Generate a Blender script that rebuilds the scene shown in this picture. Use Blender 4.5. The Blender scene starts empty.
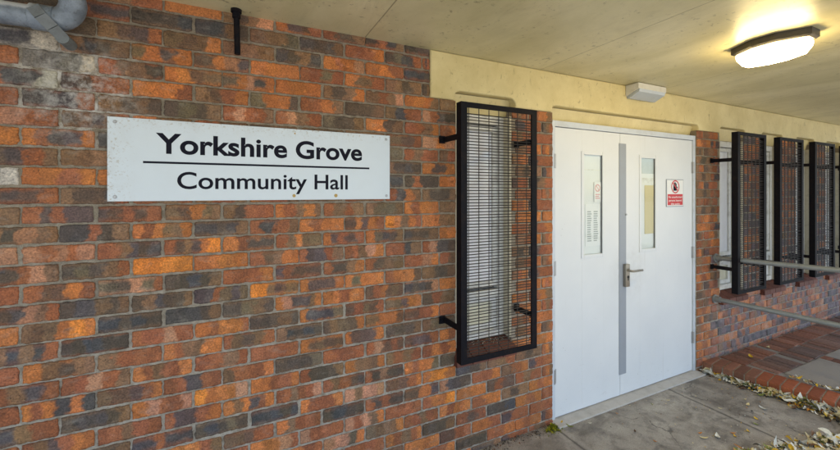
import bpy, bmesh, math, random
import numpy as np
from mathutils import Vector, Matrix

random.seed(7)
rng = np.random.default_rng(11)
scene = bpy.context.scene
COL = scene.collection
H = 1.585                     # eye height above the concrete
R = math.radians


# ------------------------------------------------------------------ materials
def new_mat(name):
    m = bpy.data.materials.new(name)
    m.use_nodes = True
    nt = m.node_tree
    b = nt.nodes['Principled BSDF']
    return m, nt, b


def N(nt, typ, **kw):
    n = nt.nodes.new(typ)
    for k, v in kw.items():
        if k in n.inputs.keys() if isinstance(k, str) else False:
            n.inputs[k].default_value = v
        else:
            setattr(n, k, v)
    return n


def setin(n, **kw):
    for k, v in kw.items():
        n.inputs[k.replace('_', ' ')].default_value = v
    return n


def obj_coord(nt):
    return nt.nodes.new('ShaderNodeTexCoord').outputs['Object']


def noise(nt, vec, scale, detail=4, rough=.55, dist=0.0):
    n = nt.nodes.new('ShaderNodeTexNoise')
    n.inputs['Scale'].default_value = scale
    n.inputs['Detail'].default_value = detail
    n.inputs['Roughness'].default_value = rough
    n.inputs['Distortion'].default_value = dist
    nt.links.new(vec, n.inputs['Vector'])
    return n.outputs['Fac']


def ramp(nt, fac, p0, p1, c0=(0, 0, 0, 1), c1=(1, 1, 1, 1)):
    r = nt.nodes.new('ShaderNodeValToRGB')
    r.color_ramp.elements[0].position = p0
    r.color_ramp.elements[1].position = p1
    r.color_ramp.elements[0].color = c0
    r.color_ramp.elements[1].color = c1
    nt.links.new(fac, r.inputs['Fac'])
    return r.outputs['Color']


def mix(nt, fac, a, b, mode='MIX'):
    n = nt.nodes.new('ShaderNodeMix')
    n.data_type = 'RGBA'
    n.blend_type = mode
    for sock, v in ((n.inputs[0], fac), (n.inputs[6], a), (n.inputs[7], b)):
        if isinstance(v, (int, float)):
            sock.default_value = v
        elif isinstance(v, tuple):
            sock.default_value = v if len(v) == 4 else (*v, 1)
        else:
            nt.links.new(v, sock)
    return n.outputs[2]


def math_n(nt, op, a, b=None, clamp=False):
    n = nt.nodes.new('ShaderNodeMath')
    n.operation = op
    n.use_clamp = clamp
    for i, v in enumerate((a, b)):
        if v is None:
            continue
        if isinstance(v, (int, float)):
            n.inputs[i].default_value = v
        else:
            nt.links.new(v, n.inputs[i])
    return n.outputs[0]


def bump(nt, bsdf, height, strength=.3, dist=.004):
    n = nt.nodes.new('ShaderNodeBump')
    n.inputs['Strength'].default_value = strength
    n.inputs['Distance'].default_value = dist
    nt.links.new(height, n.inputs['Height'])
    nt.links.new(n.outputs[0], bsdf.inputs['Normal'])


def vec_scale(nt, vec, s):
    n = nt.nodes.new('ShaderNodeVectorMath')
    n.operation = 'MULTIPLY'
    nt.links.new(vec, n.inputs[0])
    n.inputs[1].default_value = s
    return n.outputs[0]


def vec_dist(nt, vec, p):
    n = nt.nodes.new('ShaderNodeVectorMath')
    n.operation = 'DISTANCE'
    nt.links.new(vec, n.inputs[0])
    n.inputs[1].default_value = p
    return n.outputs['Value']


def sep(nt, vec):
    n = nt.nodes.new('ShaderNodeSeparateXYZ')
    nt.links.new(vec, n.inputs[0])
    return n.outputs


def attr(nt, name):
    n = nt.nodes.new('ShaderNodeAttribute')
    n.attribute_name = name
    return n.outputs['Color']


def paint(name, col, rough=.5, dirt=.25, dirt_col=(.25, .2, .13), scale=9, metallic=0.0, bump_s=.12, spec=.5, streak=False):
    m, nt, b = new_mat(name)
    oc = obj_coord(nt)
    v = vec_scale(nt, oc, (1, 1, .25)) if streak else oc
    f = ramp(nt, noise(nt, v, scale, 6, .65), .48, .78)
    f2 = ramp(nt, noise(nt, oc, scale * 9, 3, .6), .62, .72)
    amt = math_n(nt, 'ADD', math_n(nt, 'MULTIPLY', f, dirt), math_n(nt, 'MULTIPLY', f2, dirt * .6), clamp=True)
    c = mix(nt, amt, col, dirt_col)
    nt.links.new(c, b.inputs['Base Color'])
    b.inputs['Roughness'].default_value = rough
    b.inputs['Metallic'].default_value = metallic
    b.inputs['Specular IOR Level'].default_value = spec
    bump(nt, b, noise(nt, oc, 60, 4), bump_s, .002)
    return m


# --- brick: colour comes with each brick (kiln marks), the shader adds grain, soot and lime
def brick_material(name, lime_right=True):
    m, nt, b = new_mat(name)
    oc = obj_coord(nt)
    base = attr(nt, 'brick')
    n1 = noise(nt, oc, 26, 5, .62)
    n2 = noise(nt, oc, 150, 4, .6)
    n3 = noise(nt, oc, 340, 2, .5)
    c = mix(nt, .75, base, mix(nt, ramp(nt, n1, .3, .72), (.66, .65, .66, 1), (1.32, 1.30, 1.26, 1)), 'MULTIPLY')
    c = mix(nt, .9, c, mix(nt, ramp(nt, n2, .3, .7), (.5, .5, .52, 1), (1.5, 1.47, 1.42, 1)), 'MULTIPLY')
    # mortar smear on the faces
    sm = ramp(nt, noise(nt, vec_scale(nt, oc, (1, 1, 2.0)), 13, 6, .7), .54, .78)
    c = mix(nt, math_n(nt, 'MULTIPLY', sm, .38), c, (.36, .33, .27, 1))
    # burnt iron spots
    vo = nt.nodes.new('ShaderNodeTexVoronoi')
    vo.inputs['Scale'].default_value = 85
    nt.links.new(oc, vo.inputs['Vector'])
    sp = math_n(nt, 'MULTIPLY', ramp(nt, vo.outputs['Distance'], .10, .22, (1, 1, 1, 1), (0, 0, 0, 1)),
                ramp(nt, noise(nt, oc, 17, 2), .50, .62))
    c = mix(nt, math_n(nt, 'MULTIPLY', sp, .8), c, (.02, .018, .016, 1))
    # lime bloom: by the leaking pipe and on the low wall beyond the door
    x, y, z = sep(nt, oc)[0:3]
    d = vec_dist(nt, oc, (-.56, 0, H + .40))
    bl = math_n(nt, 'MULTIPLY', ramp(nt, d, .05, .24, (1, 1, 1, 1), (0, 0, 0, 1)), ramp(nt, noise(nt, oc, 24, 5, .7), .44, .66))
    c = mix(nt, math_n(nt, 'MULTIPLY', bl, .8), c, (.55, .53, .49, 1))
    sx = math_n(nt, 'MULTIPLY', x, .1)
    low = math_n(nt, 'MULTIPLY', ramp(nt, sx, .365, .40), ramp(nt, z, .62, .86, (1, 1, 1, 1), (0, 0, 0, 1)))
    low = math_n(nt, 'MULTIPLY', low, ramp(nt, noise(nt, oc, 16, 5, .7), .35, .75))
    c = mix(nt, math_n(nt, 'MULTIPLY', low, .30), c, (.50, .46, .47, 1))
    nt.links.new(c, b.inputs['Base Color'])
    rr = ramp(nt, n1, .3, .7, (.62, .62, .62, 1), (.9, .9, .9, 1))
    nt.links.new(rr, b.inputs['Roughness'])
    b.inputs['Specular IOR Level'].default_value = .35
    h = math_n(nt, 'ADD', math_n(nt, 'MULTIPLY', n1, 1.2), math_n(nt, 'ADD', math_n(nt, 'MULTIPLY', n2, .7), math_n(nt, 'MULTIPLY', n3, .35)))
    h = math_n(nt, 'SUBTRACT', h, math_n(nt, 'MULTIPLY', sp, .6))
    bump(nt, b, h, .75, .0032)
    return m


def mortar_material():
    m, nt, b = new_mat('mortar')
    oc = obj_coord(nt)
    n1 = noise(nt, oc, 30, 6, .7)
    n2 = noise(nt, oc, 320, 3, .6)
    n6 = noise(nt, oc, 3.2, 5, .65)
    c = mix(nt, ramp(nt, n1, .3, .7), (.20, .163, .115, 1), (.38, .325, .245, 1))
    c = mix(nt, .8, c, mix(nt, ramp(nt, n2, .3, .7), (.55, .55, .55, 1), (1.35, 1.34, 1.32, 1)), 'MULTIPLY')
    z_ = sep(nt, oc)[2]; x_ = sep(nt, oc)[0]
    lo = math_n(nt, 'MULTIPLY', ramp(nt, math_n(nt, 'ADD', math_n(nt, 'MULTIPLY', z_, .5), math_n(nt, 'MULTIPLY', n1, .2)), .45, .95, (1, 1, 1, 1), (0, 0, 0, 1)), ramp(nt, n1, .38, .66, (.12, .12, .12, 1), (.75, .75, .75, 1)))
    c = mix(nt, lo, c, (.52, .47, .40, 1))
    c = mix(nt, math_n(nt, 'MULTIPLY', ramp(nt, n6, .5, .72), .6), c, (.17, .14, .105, 1))
    d = vec_dist(nt, oc, (-.56, 0, H + .40))
    bl = math_n(nt, 'MULTIPLY', ramp(nt, d, .08, .30, (1, 1, 1, 1), (0, 0, 0, 1)), ramp(nt, noise(nt, oc, 20, 5, .7), .40, .6))
    c = mix(nt, bl, c, (.66, .63, .58, 1))
    nt.links.new(c, b.inputs['Base Color'])
    b.inputs['Roughness'].default_value = .95
    b.inputs['Specular IOR Level'].default_value = .2
    bump(nt, b, math_n(nt, 'ADD', n1, math_n(nt, 'MULTIPLY', n2, .6)), 1.0, .006)
    return m


def concrete_material():
    """old concrete with joints every 1.2 m, scuffs and damp stains"""
    m, nt, b = new_mat('concrete')
    oc = obj_coord(nt)
    n1 = noise(nt, vec_scale(nt, oc, (1, 1.6, 1)), 2.2, 7, .65, .6)
    n2 = noise(nt, oc, 9, 6, .7, .4)
    n3 = noise(nt, oc, 140, 3, .6)
    n4 = noise(nt, vec_scale(nt, oc, (2.6, .8, 1)), 3.5, 6, .7, 1.2)
    c = mix(nt, ramp(nt, n1, .32, .68), (.185, .160, .128, 1), (.47, .425, .355, 1))
    c = mix(nt, math_n(nt, 'MULTIPLY', ramp(nt, n2, .47, .70), .8), c, (.085, .073, .060, 1))
    c = mix(nt, math_n(nt, 'MULTIPLY', ramp(nt, n4, .56, .72), .45), c, (.44, .40, .34, 1))
    c = mix(nt, .5, c, mix(nt, ramp(nt, n3, .3, .7), (.6, .6, .6, 1), (1.3, 1.3, 1.3, 1)), 'MULTIPLY')
    n5 = noise(nt, oc, 520, 2, .6)
    c = mix(nt, .55, c, mix(nt, ramp(nt, n5, .32, .68), (.45, .45, .45, 1), (1.5, 1.5, 1.48, 1)), 'MULTIPLY')
    sp5 = ramp(nt, noise(nt, oc, 60, 3, .7), .66, .72)
    c = mix(nt, math_n(nt, 'MULTIPLY', sp5, .7), c, (.05, .042, .035, 1))
    vo = nt.nodes.new('ShaderNodeTexVoronoi'); vo.feature = 'DISTANCE_TO_EDGE'; vo.inputs['Scale'].default_value = 1.1
    wv = nt.nodes.new('ShaderNodeVectorMath'); wv.operation = 'ADD'
    nz = nt.nodes.new('ShaderNodeTexNoise'); nz.inputs['Scale'].default_value = 5; nz.inputs['Detail'].default_value = 6
    nt.links.new(oc, nz.inputs['Vector'])
    nt.links.new(oc, wv.inputs[0]); nt.links.new(vec_scale(nt, nz.outputs['Color'], (.35, .35, 0)), wv.inputs[1]); nt.links.new(wv.outputs[0], vo.inputs['Vector'])
    ck = math_n(nt, 'MULTIPLY', ramp(nt, vo.outputs['Distance'], .002, .007, (1, 1, 1, 1), (0, 0, 0, 1)), ramp(nt, noise(nt, oc, 1.7, 2), .48, .56))
    c = mix(nt, math_n(nt, 'MULTIPLY', ck, .7), c, (.05, .043, .036, 1))
    s = sep(nt, oc)
    wob = math_n(nt, 'MULTIPLY', math_n(nt, 'SUBTRACT', noise(nt, oc, 6, 3), .5), .02)
    u = math_n(nt, 'ADD', s[0], wob)
    u = math_n(nt, 'ABSOLUTE', math_n(nt, 'SUBTRACT', math_n(nt, 'MODULO', math_n(nt, 'ADD', u, 120.0 - 1.93 + .6), 1.2), .6))
    j = ramp(nt, u, .004, .010, (1, 1, 1, 1), (0, 0, 0, 1))
    u2 = math_n(nt, 'ABSOLUTE', math_n(nt, 'SUBTRACT', u, .028))
    jl = ramp(nt, u2, .008, .022, (1, 1, 1, 1), (0, 0, 0, 1))
    c = mix(nt, math_n(nt, 'MULTIPLY', jl, .30), c, (.42, .38, .32, 1))
    c = mix(nt, math_n(nt, 'MULTIPLY', j, .7), c, (.07, .06, .05, 1))
    nt.links.new(c, b.inputs['Base Color'])
    nt.links.new(ramp(nt, n2, .3, .7, (.85, .85, .85, 1), (.6, .6, .6, 1)), b.inputs['Roughness'])
    h = math_n(nt, 'ADD', math_n(nt, 'MULTIPLY', n2, .8), math_n(nt, 'MULTIPLY', n3, .5))
    h = math_n(nt, 'SUBTRACT', h, math_n(nt, 'MULTIPLY', j, .8))
    bump(nt, b, h, .5, .006)
    return m


def ceiling_material():
    m, nt, b = new_mat('cream_ceiling_paint')
    oc = obj_coord(nt)
    n1 = noise(nt, vec_scale(nt, oc, (1.0, .45, 1)), 2.4, 6, .6, .5)
    n2 = noise(nt, oc, 34, 4, .65)
    n3 = noise(nt, oc, 7, 5, .65)
    c = mix(nt, ramp(nt, n1, .35, .7), (.52, .465, .255, 1), (.70, .635, .40, 1))
    c = mix(nt, math_n(nt, 'MULTIPLY', ramp(nt, n3, .5, .8), .30), c, (.36, .32, .20, 1))
    s = sep(nt, oc)
    # specks of mould near the wall
    near = ramp(nt, s[1], -.62, -.02)
    sp = math_n(nt, 'MULTIPLY', ramp(nt, n2, .60, .67), ramp(nt, noise(nt, oc, 5, 3), .45, .58))
    st = ramp(nt, noise(nt, vec_scale(nt, oc, (1.2, .35, 1)), 8, 6, .75, 1.0), .54, .72)
    c = mix(nt, math_n(nt, 'MULTIPLY', st, .30), c, (.34, .29, .16, 1))
    c = mix(nt, math_n(nt, 'MULTIPLY', sp, .6), c, (.10, .085, .05, 1))
    # board joints every 1.22 m
    u = math_n(nt, 'ABSOLUTE', math_n(nt, 'SUBTRACT', math_n(nt, 'MODULO', math_n(nt, 'ADD', s[0], 122.0 - .62 + .61), 1.22), .61))
    j = ramp(nt, u, .0018, .0035, (1, 1, 1, 1), (0, 0, 0, 1))
    c = mix(nt, math_n(nt, 'MULTIPLY', j, .75), c, (.10, .085, .05, 1))
    nt.links.new(c, b.inputs['Base Color'])
    b.inputs['Roughness'].default_value = .38
    b.inputs['Specular IOR Level'].default_value = .45
    h = math_n(nt, 'SUBTRACT', math_n(nt, 'MULTIPLY', noise(nt, oc, 11, 5), 1.0), j)
    bump(nt, b, h, .35, .004)
    return m


def beam_material():
    m, nt, b = new_mat('cream_beam_paint')
    oc = obj_coord(nt)
    n1 = noise(nt, oc, 4, 6, .65)
    n2 = noise(nt, vec_scale(nt, oc, (1, 1, .5)), 38, 5, .7, .8)
    c = mix(nt, ramp(nt, n1, .35, .7), (.60, .49, .225, 1), (.75, .635, .325, 1))
    c = mix(nt, math_n(nt, 'MULTIPLY', ramp(nt, n2, .60, .70), .6), c, (.22, .165, .075, 1))
    zt_ = ramp(nt, sep(nt, oc)[2], 0, 1)
    cob = math_n(nt, 'MULTIPLY', ramp(nt, noise(nt, vec_scale(nt, oc, (1, 1, 1.6)), 22, 6, .8, 2.5), .60, .68), ramp(nt, noise(nt, oc, 3.1, 3), .45, .6))
    c = mix(nt, math_n(nt, 'MULTIPLY', cob, .55), c, (.17, .13, .065, 1))
    nt.links.new(c, b.inputs['Base Color'])
    b.inputs['Roughness'].default_value = .5
    bump(nt, b, math_n(nt, 'ADD', noise(nt, oc, 14, 5), math_n(nt, 'MULTIPLY', noise(nt, oc, 120, 3), .3)), .45, .004)
    return m


def vcol_material(name, rough=.7, bump_scale=80, bump_s=.4, var=.5, spec=.4):
    m, nt, b = new_mat(name)
    oc = obj_coord(nt)
    n1 = noise(nt, oc, bump_scale, 5, .6)
    c = mix(nt, var, attr(nt, 'brick'), mix(nt, ramp(nt, n1, .3, .7), (.5, .5, .5, 1), (1.4, 1.4, 1.4, 1)), 'MULTIPLY')
    nt.links.new(c, b.inputs['Base Color'])
    b.inputs['Roughness'].default_value = rough
    b.inputs['Specular IOR Level'].default_value = spec
    bump(nt, b, n1, bump_s, .003)
    return m


def glass_material():
    m = bpy.data.materials.new('door_glass')
    m.use_nodes = True
    nt = m.node_tree
    nt.nodes.clear()
    o = nt.nodes.new('ShaderNodeOutputMaterial')
    t = nt.nodes.new('ShaderNodeBsdfTransparent')
    t.inputs[0].default_value = (.94, .97, .95, 1)
    g = nt.nodes.new('ShaderNodeBsdfGlossy')
    g.inputs['Roughness'].default_value = .03
    lw = nt.nodes.new('ShaderNodeLayerWeight')
    fr_ = math_n(nt, 'ADD', math_n(nt, 'MULTIPLY', math_n(nt, 'POWER', lw.outputs['Facing'], 4.0), .9), .05, clamp=True)
    ms = nt.nodes.new('ShaderNodeMixShader')
    nt.links.new(fr_, ms.inputs[0])
    nt.links.new(t.outputs[0], ms.inputs[1])
    nt.links.new(g.outputs[0], ms.inputs[2])
    nt.links.new(ms.outputs[0], o.inputs[0])
    return m


def door_material():
    """gloss white, greyed by hands round the handle, scuffed at the bottom, a few drips"""
    m, nt, b = new_mat('white_door_paint')
    oc = nt.nodes.new('ShaderNodeNewGeometry').outputs['Position']
    x, y, z = sep(nt, oc)[0:3]
    base = mix(nt, ramp(nt, noise(nt, oc, 2.5, 4, .6), .3, .7), (.69, .71, .715, 1), (.735, .752, .752, 1))
    low = ramp(nt, math_n(nt, 'MULTIPLY', z, .5), .02, .26, (1, 1, 1, 1), (0, 0, 0, 1))
    sc = ramp(nt, noise(nt, vec_scale(nt, oc, (1, 1, 4.0)), 13, 6, .75, .8), .60, .74)
    base = mix(nt, math_n(nt, 'MULTIPLY', math_n(nt, 'MULTIPLY', sc, low), .38), base, (.33, .31, .27, 1))
    dr = ramp(nt, noise(nt, vec_scale(nt, oc, (3.2, 1, .12)), 9, 4, .6), .66, .78)
    base = mix(nt, math_n(nt, 'MULTIPLY', dr, .16), base, (.40, .37, .30, 1))
    hd_ = ramp(nt, vec_dist(nt, oc, (2.78, .02, H - .62)), .04, .26, (1, 1, 1, 1), (0, 0, 0, 1))
    hg = ramp(nt, noise(nt, oc, 16, 5, .7), .38, .72)
    base = mix(nt, math_n(nt, 'MULTIPLY', math_n(nt, 'MULTIPLY', hd_, hg), .32), base, (.36, .33, .28, 1))
    chips = math_n(nt, 'MULTIPLY', ramp(nt, noise(nt, oc, 70, 3, .6), .70, .74), ramp(nt, noise(nt, oc, 4, 2), .50, .62))
    base = mix(nt, math_n(nt, 'MULTIPLY', chips, .55), base, (.22, .19, .15, 1))
    nt.links.new(base, b.inputs['Base Color'])
    nt.links.new(ramp(nt, noise(nt, oc, 7, 5, .6), .3, .7, (.30, .30, .30, 1), (.52, .52, .52, 1)), b.inputs['Roughness'])
    bump(nt, b, math_n(nt, 'ADD', noise(nt, oc, 5, 3), math_n(nt, 'MULTIPLY', noise(nt, vec_scale(nt, oc, (1, 1, .3)), 90, 3), .15)), .12, .006)
    return m


def pipe_material():
    m, nt, b = new_mat('weathered_grey_pipe')
    oc = obj_coord(nt)
    n1 = noise(nt, oc, 20, 6, .7)
    c = mix(nt, ramp(nt, n1, .35, .7), (.125, .155, .19, 1), (.26, .31, .37, 1))
    c = mix(nt, math_n(nt, 'MULTIPLY', ramp(nt, noise(nt, oc, 70, 4, .7), .56, .68), .6), c, (.06, .065, .07, 1))
    # whiter band along the top of the straight run
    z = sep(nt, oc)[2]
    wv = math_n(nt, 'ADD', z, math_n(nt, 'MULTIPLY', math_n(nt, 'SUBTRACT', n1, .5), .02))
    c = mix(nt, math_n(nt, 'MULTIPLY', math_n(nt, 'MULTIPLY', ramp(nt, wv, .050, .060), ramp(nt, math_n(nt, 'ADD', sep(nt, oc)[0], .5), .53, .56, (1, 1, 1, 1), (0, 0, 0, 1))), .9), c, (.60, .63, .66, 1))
    nt.links.new(c, b.inputs['Base Color'])
    b.inputs['Roughness'].default_value = .38
    bump(nt, b, n1, .25, .003)
    return m


def lamp_material():
    m, nt, b = new_mat('lit_diffuser')
    b.inputs['Base Color'].default_value = (.9, .88, .8, 1)
    b.inputs['Roughness'].default_value = .4
    b.inputs['Emission Color'].default_value = (1, .77, .36, 1)
    b.inputs['Emission Strength'].default_value = LAMP
    return m


LAMP = 21.0


def sign_material():
    m, nt, b = new_mat('sign_plate')
    oc = obj_coord(nt)
    x, y, z = sep(nt, oc)[0:3]
    el = ramp(nt, math_n(nt, 'ADD', x, .61), .0, .10, (1, 1, 1, 1), (0, 0, 0, 1))
    et = ramp(nt, z, .29, .343)
    e = math_n(nt, 'MAXIMUM', el, et)
    sp = ramp(nt, noise(nt, oc, 95, 4, .65), .56, .64)
    sm = ramp(nt, noise(nt, oc, 14, 5, .65), .45, .75)
    amt = math_n(nt, 'MULTIPLY', e, math_n(nt, 'ADD', math_n(nt, 'MULTIPLY', sp, .55), math_n(nt, 'MULTIPLY', sm, .22)), clamp=True)
    c = mix(nt, amt, (.64, .70, .735, 1), (.33, .24, .12, 1))
    c = mix(nt, math_n(nt, 'MULTIPLY', sm, .06), c, (.45, .43, .38, 1))
    nt.links.new(c, b.inputs['Base Color'])
    b.inputs['Roughness'].default_value = .36
    return m


M = {
    'brick': brick_material('brick'),
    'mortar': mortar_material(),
    'concrete': concrete_material(),
    'ceiling': ceiling_material(),
    'beam': beam_material(),
    'paver': vcol_material('paving_brick', .75, 60, .6, .6),
    'kerb': vcol_material('kerb_brick', .5, 45, .5, .45),
    'leaf': vcol_material('dry_leaf', .6, 90, .5, .35),
    'bounce_sheet': paint('pale_bounce', (.52, .49, .43, 1), .9, .4, (.30, .28, .24), .8, bump_s=.4),
    'slab': paint('paving_slab', (.33, .295, .245, 1), .8, .7, (.17, .15, .12), 5, bump_s=.4),
    'joint': paint('paving_joint', (.27, .245, .21, 1), .95, .5, (.1, .09, .07), 12, bump_s=.6),
    'door': door_material(),
    'frame': paint('white_frame_paint', (.60, .645, .69, 1), .4, .35, (.32, .29, .24), 8, bump_s=.1),
    'thresh': paint('pale_threshold', (.52, .49, .44, 1), .85, .5, (.25, .22, .17), 9, bump_s=.5),
    'strip': paint('grey_steel_strip', (.31, .335, .37, 1), .42, .2, (.24, .24, .24), 10, bump_s=.05),
    'steel': paint('satin_steel', (.33, .30, .25, 1), .35, .35, (.2, .16, .1), 20, metallic=.85),
    'hinge': paint('hinge_steel', (.42, .42, .42, 1), .45, .3, (.22, .18, .12), 30, metallic=.6),
    'black': paint('black_bar_paint', (.006, .006, .009, 1), .62, .5, (.030, .018, .011), 30, bump_s=.3, spec=.12),
    'wire': paint('weld_mesh', (.022, .019, .018, 1), .6, .6, (.06, .032, .016), 40, bump_s=.1),
    'rail': paint('galvanised_rail', (.27, .29, .29, 1), .45, .55, (.15, .15, .13), 24, metallic=.3, bump_s=.2),
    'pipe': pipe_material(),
    'bracket': paint('bracket_paint', (.16, .18, .19, 1), .5, .6, (.07, .07, .065), 24, bump_s=.3),
    'winframe': paint('old_white_window_paint', (.76, .76, .72, 1), .55, .6, (.25, .22, .16), 14, bump_s=.4),
    'reveal': paint('cream_reveal_paint', (.58, .53, .40, 1), .6, .7, (.25, .2, .12), 12, bump_s=.4),
    'pane': paint('pale_opaque_pane', (.82, .83, .87, 1), .12, .25, (.45, .44, .42), 4, bump_s=.02, spec=.6),  # one opaque pale colour over the upper pane
    'pane_cream': paint('blind_behind_glass', (.78, .76, .60, 1), .18, .35, (.42, .38, .26), 6, bump_s=.03, spec=.6),
    'gap': paint('dark_gap', (.03, .028, .025, 1), .8, .3, (.06, .05, .04), 10),
    'plaster': paint('white_plaster', (.76, .77, .77, 1), .7, .12, (.5, .48, .42), 5),
    'cream_panel': paint('cream_panel', (.62, .52, .27, 1), .6, .25, (.5, .4, .2), 6),
    'paper': paint('paper', (.80, .80, .80, 1), .7, .05),
    'pink': paint('faded_pink_print', (.72, .36, .38, 1), .7, .05),
    'greyprint': paint('grey_print', (.40, .43, .42, 1), .7, .05),
    'signwhite': sign_material(),
    'ink': paint('sign_ink', (.008, .008, .016, 1), .7, .0, spec=.15),
    'red': paint('sign_red', (.56, .012, .015, 1), .4, .05),
    'white': paint('sign_white', (.80, .80, .77, 1), .4, .08),
    'rustdot': paint('ochre_spot', (.45, .30, .08, 1), .6, .3),
    'lampbase': paint('lamp_base', (.035, .030, .022, 1), .5, .5, (.12, .09, .05), 20),
    'plastic': paint('aged_white_plastic', (.66, .64, .55, 1), .4, .35, (.35, .29, .16), 18),
    'lens': paint('grey_lens', (.46, .50, .52, 1), .25, .2, (.3, .3, .28), 20),
    'moss': vcol_material('moss', .9, 120, .6, .6, .2),
    'sill': vcol_material('sill_tile', .6, 60, .5, .5),
    'dark': paint('dark_backing', (.10, .095, .085, 1), .9, .2),
    'glass': glass_material(),
    'lamp': lamp_material(),
}


# ------------------------------------------------------------------ mesh helpers
def tag(o, label=None, cat=None, group=None, kind=None):
    if label: o['label'] = label
    if cat: o['category'] = cat
    if group: o['group'] = group
    if kind: o['kind'] = kind
    return o


def empty(name, loc, label=None, cat=None, group=None):
    o = bpy.data.objects.new(name, None)
    COL.objects.link(o)
    o.location = loc
    o.empty_display_size = .1
    return tag(o, label, cat, group)


class MB:
    """collects shapes for one mesh; coordinates are world coordinates"""
    def __init__(s):
        s.v, s.f, s.c, s.mi = [], [], [], []
        s.has_c = False

    def add(s, verts, faces, col=None, mi=0):
        o = len(s.v)
        s.v += [tuple(p) for p in verts]
        s.f += [tuple(i + o for i in f) for f in faces]
        s.mi += [mi] * len(faces)
        if col is not None:
            s.has_c = True
        s.c += [tuple(col) if col is not None else (1, 1, 1)] * len(verts)
        return s

    def box(s, x0, x1, y0, y1, z0, z1, col=None, b=0.0, mi=0, rot=None):
        """bevelled box (b = chamfer)"""
        x0, x1 = min(x0, x1), max(x0, x1); y0, y1 = min(y0, y1), max(y0, y1); z0, z1 = min(z0, z1), max(z0, z1)
        if b <= 0:
            vs = [(x, y, z) for z in (z0, z1) for y in (y0, y1) for x in (x0, x1)]
            fs = [(0, 2, 3, 1), (4, 5, 7, 6), (0, 1, 5, 4), (2, 6, 7, 3), (0, 4, 6, 2), (1, 3, 7, 5)]
        else:
            b = min(b, (x1 - x0) * .45, (y1 - y0) * .45, (z1 - z0) * .45)
            bm = bmesh.new()
            bmesh.ops.create_cube(bm, size=1)
            for v in bm.verts:
                v.co = ((x0 + x1) / 2 + v.co.x * (x1 - x0), (y0 + y1) / 2 + v.co.y * (y1 - y0), (z0 + z1) / 2 + v.co.z * (z1 - z0))
            bmesh.ops.bevel(bm, geom=list(bm.edges), offset=b, segments=2, profile=.7, affect='EDGES')
            bm.verts.index_update()
            vs = [tuple(v.co) for v in bm.verts]
            fs = [tuple(v.index for v in f.verts) for f in bm.faces]
            bm.free()
        if rot is not None:
            ang, (cx, cy) = rot
            ca, sa = math.cos(ang), math.sin(ang)
            vs = [(cx + (x - cx) * ca - (y - cy) * sa, cy + (x - cx) * sa + (y - cy) * ca, z) for x, y, z in vs]
        return s.add(vs, fs, col, mi)

    def tube(s, pts, r, n=12, caps=True, col=None, rs=None):
        pts = [Vector(p) for p in pts]
        t0 = (pts[1] - pts[0]).normalized()
        up = Vector((0, 0, 1)) if abs(t0.z) < .9 else Vector((1, 0, 0))
        a = t0.cross(up).normalized()
        vs, fs = [], []
        for i, p in enumerate(pts):
            if i == 0: t = pts[1] - pts[0]
            elif i == len(pts) - 1: t = pts[-1] - pts[-2]
            else: t = (pts[i + 1] - pts[i]).normalized() + (pts[i] - pts[i - 1]).normalized()
            t.normalize()
            a = (a - t * a.dot(t)).normalized()
            bb = t.cross(a)
            rr = rs[i] if rs else r
            for k in range(n):
                th = 2 * math.pi * k / n
                vs.append(p + a * (rr * math.cos(th)) + bb * (rr * math.sin(th)))
        for i in range(len(pts) - 1):
            for k in range(n):
                k2 = (k + 1) % n
                fs.append((i * n + k, i * n + k2, (i + 1) * n + k2, (i + 1) * n + k))
        if caps:
            fs.append(tuple(range(n - 1, -1, -1)))
            L = (len(pts) - 1) * n
            fs.append(tuple(L + k for k in range(n)))
        return s.add(vs, fs, col)

    def prism(s, outline, y0, y1, col=None, mi=0):
        """outline [(x,z)] counter-clockwise seen from -y, extruded from y0 (front) to y1 (back)"""
        n = len(outline)
        vs = [(x, y0, z) for x, z in outline] + [(x, y1, z) for x, z in outline]
        fs = [tuple(range(n)), tuple(range(2 * n - 1, n - 1, -1))]
        for i in range(n):
            j = (i + 1) % n
            fs.append((j, i, n + i, n + j))
        return s.add(vs, fs, col, mi)

    def build(s, name, mats, parent=None, smooth=False):
        me = bpy.data.meshes.new(name)
        off = Vector((0, 0, 0))
        if parent is not None:
            off = world_loc(parent)
        else:
            xs = np.array(s.v)
            off = Vector(((xs[:, 0].min() + xs[:, 0].max()) / 2, (xs[:, 1].min() + xs[:, 1].max()) / 2, xs[:, 2].min()))
            if KEEP0.get(name): off = Vector((0, 0, 0))
        if KEEP0.get(name):
            sub = Vector((0, 0, 0))
        else:
            sub = off
        me.from_pydata([(x - sub.x, y - sub.y, z - sub.z) for x, y, z in s.v], [], s.f)
        mats = mats if isinstance(mats, (list, tuple)) else [mats]
        for m in mats: me.materials.append(m)
        if len(mats) > 1:
            me.polygons.foreach_set('material_index', s.mi)
        if s.has_c:
            ca = me.color_attributes.new('brick', 'FLOAT_COLOR', 'POINT')
            arr = np.ones((len(s.v), 4), dtype=np.float32)
            arr[:, :3] = np.array(s.c)
            ca.data.foreach_set('color', arr.ravel())
        bm = bmesh.new(); bm.from_mesh(me)
        bmesh.ops.recalc_face_normals(bm, faces=bm.faces)
        bm.to_mesh(me); bm.free()
        if smooth:
            me.polygons.foreach_set('use_smooth', [True] * len(me.polygons))
            try: me.set_sharp_from_angle(angle=R(40))
            except Exception: pass
        o = bpy.data.objects.new(name, me)
        COL.objects.link(o)
        if parent is not None:
            o.parent = parent
            if KEEP0.get(name): o.location = -off
        else:
            o.location = sub
        return o


KEEP0 = {'brickwork': 1, 'ceiling': 1, 'ground': 1, 'concrete_beam': 1}   # materials of these read world position


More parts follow.
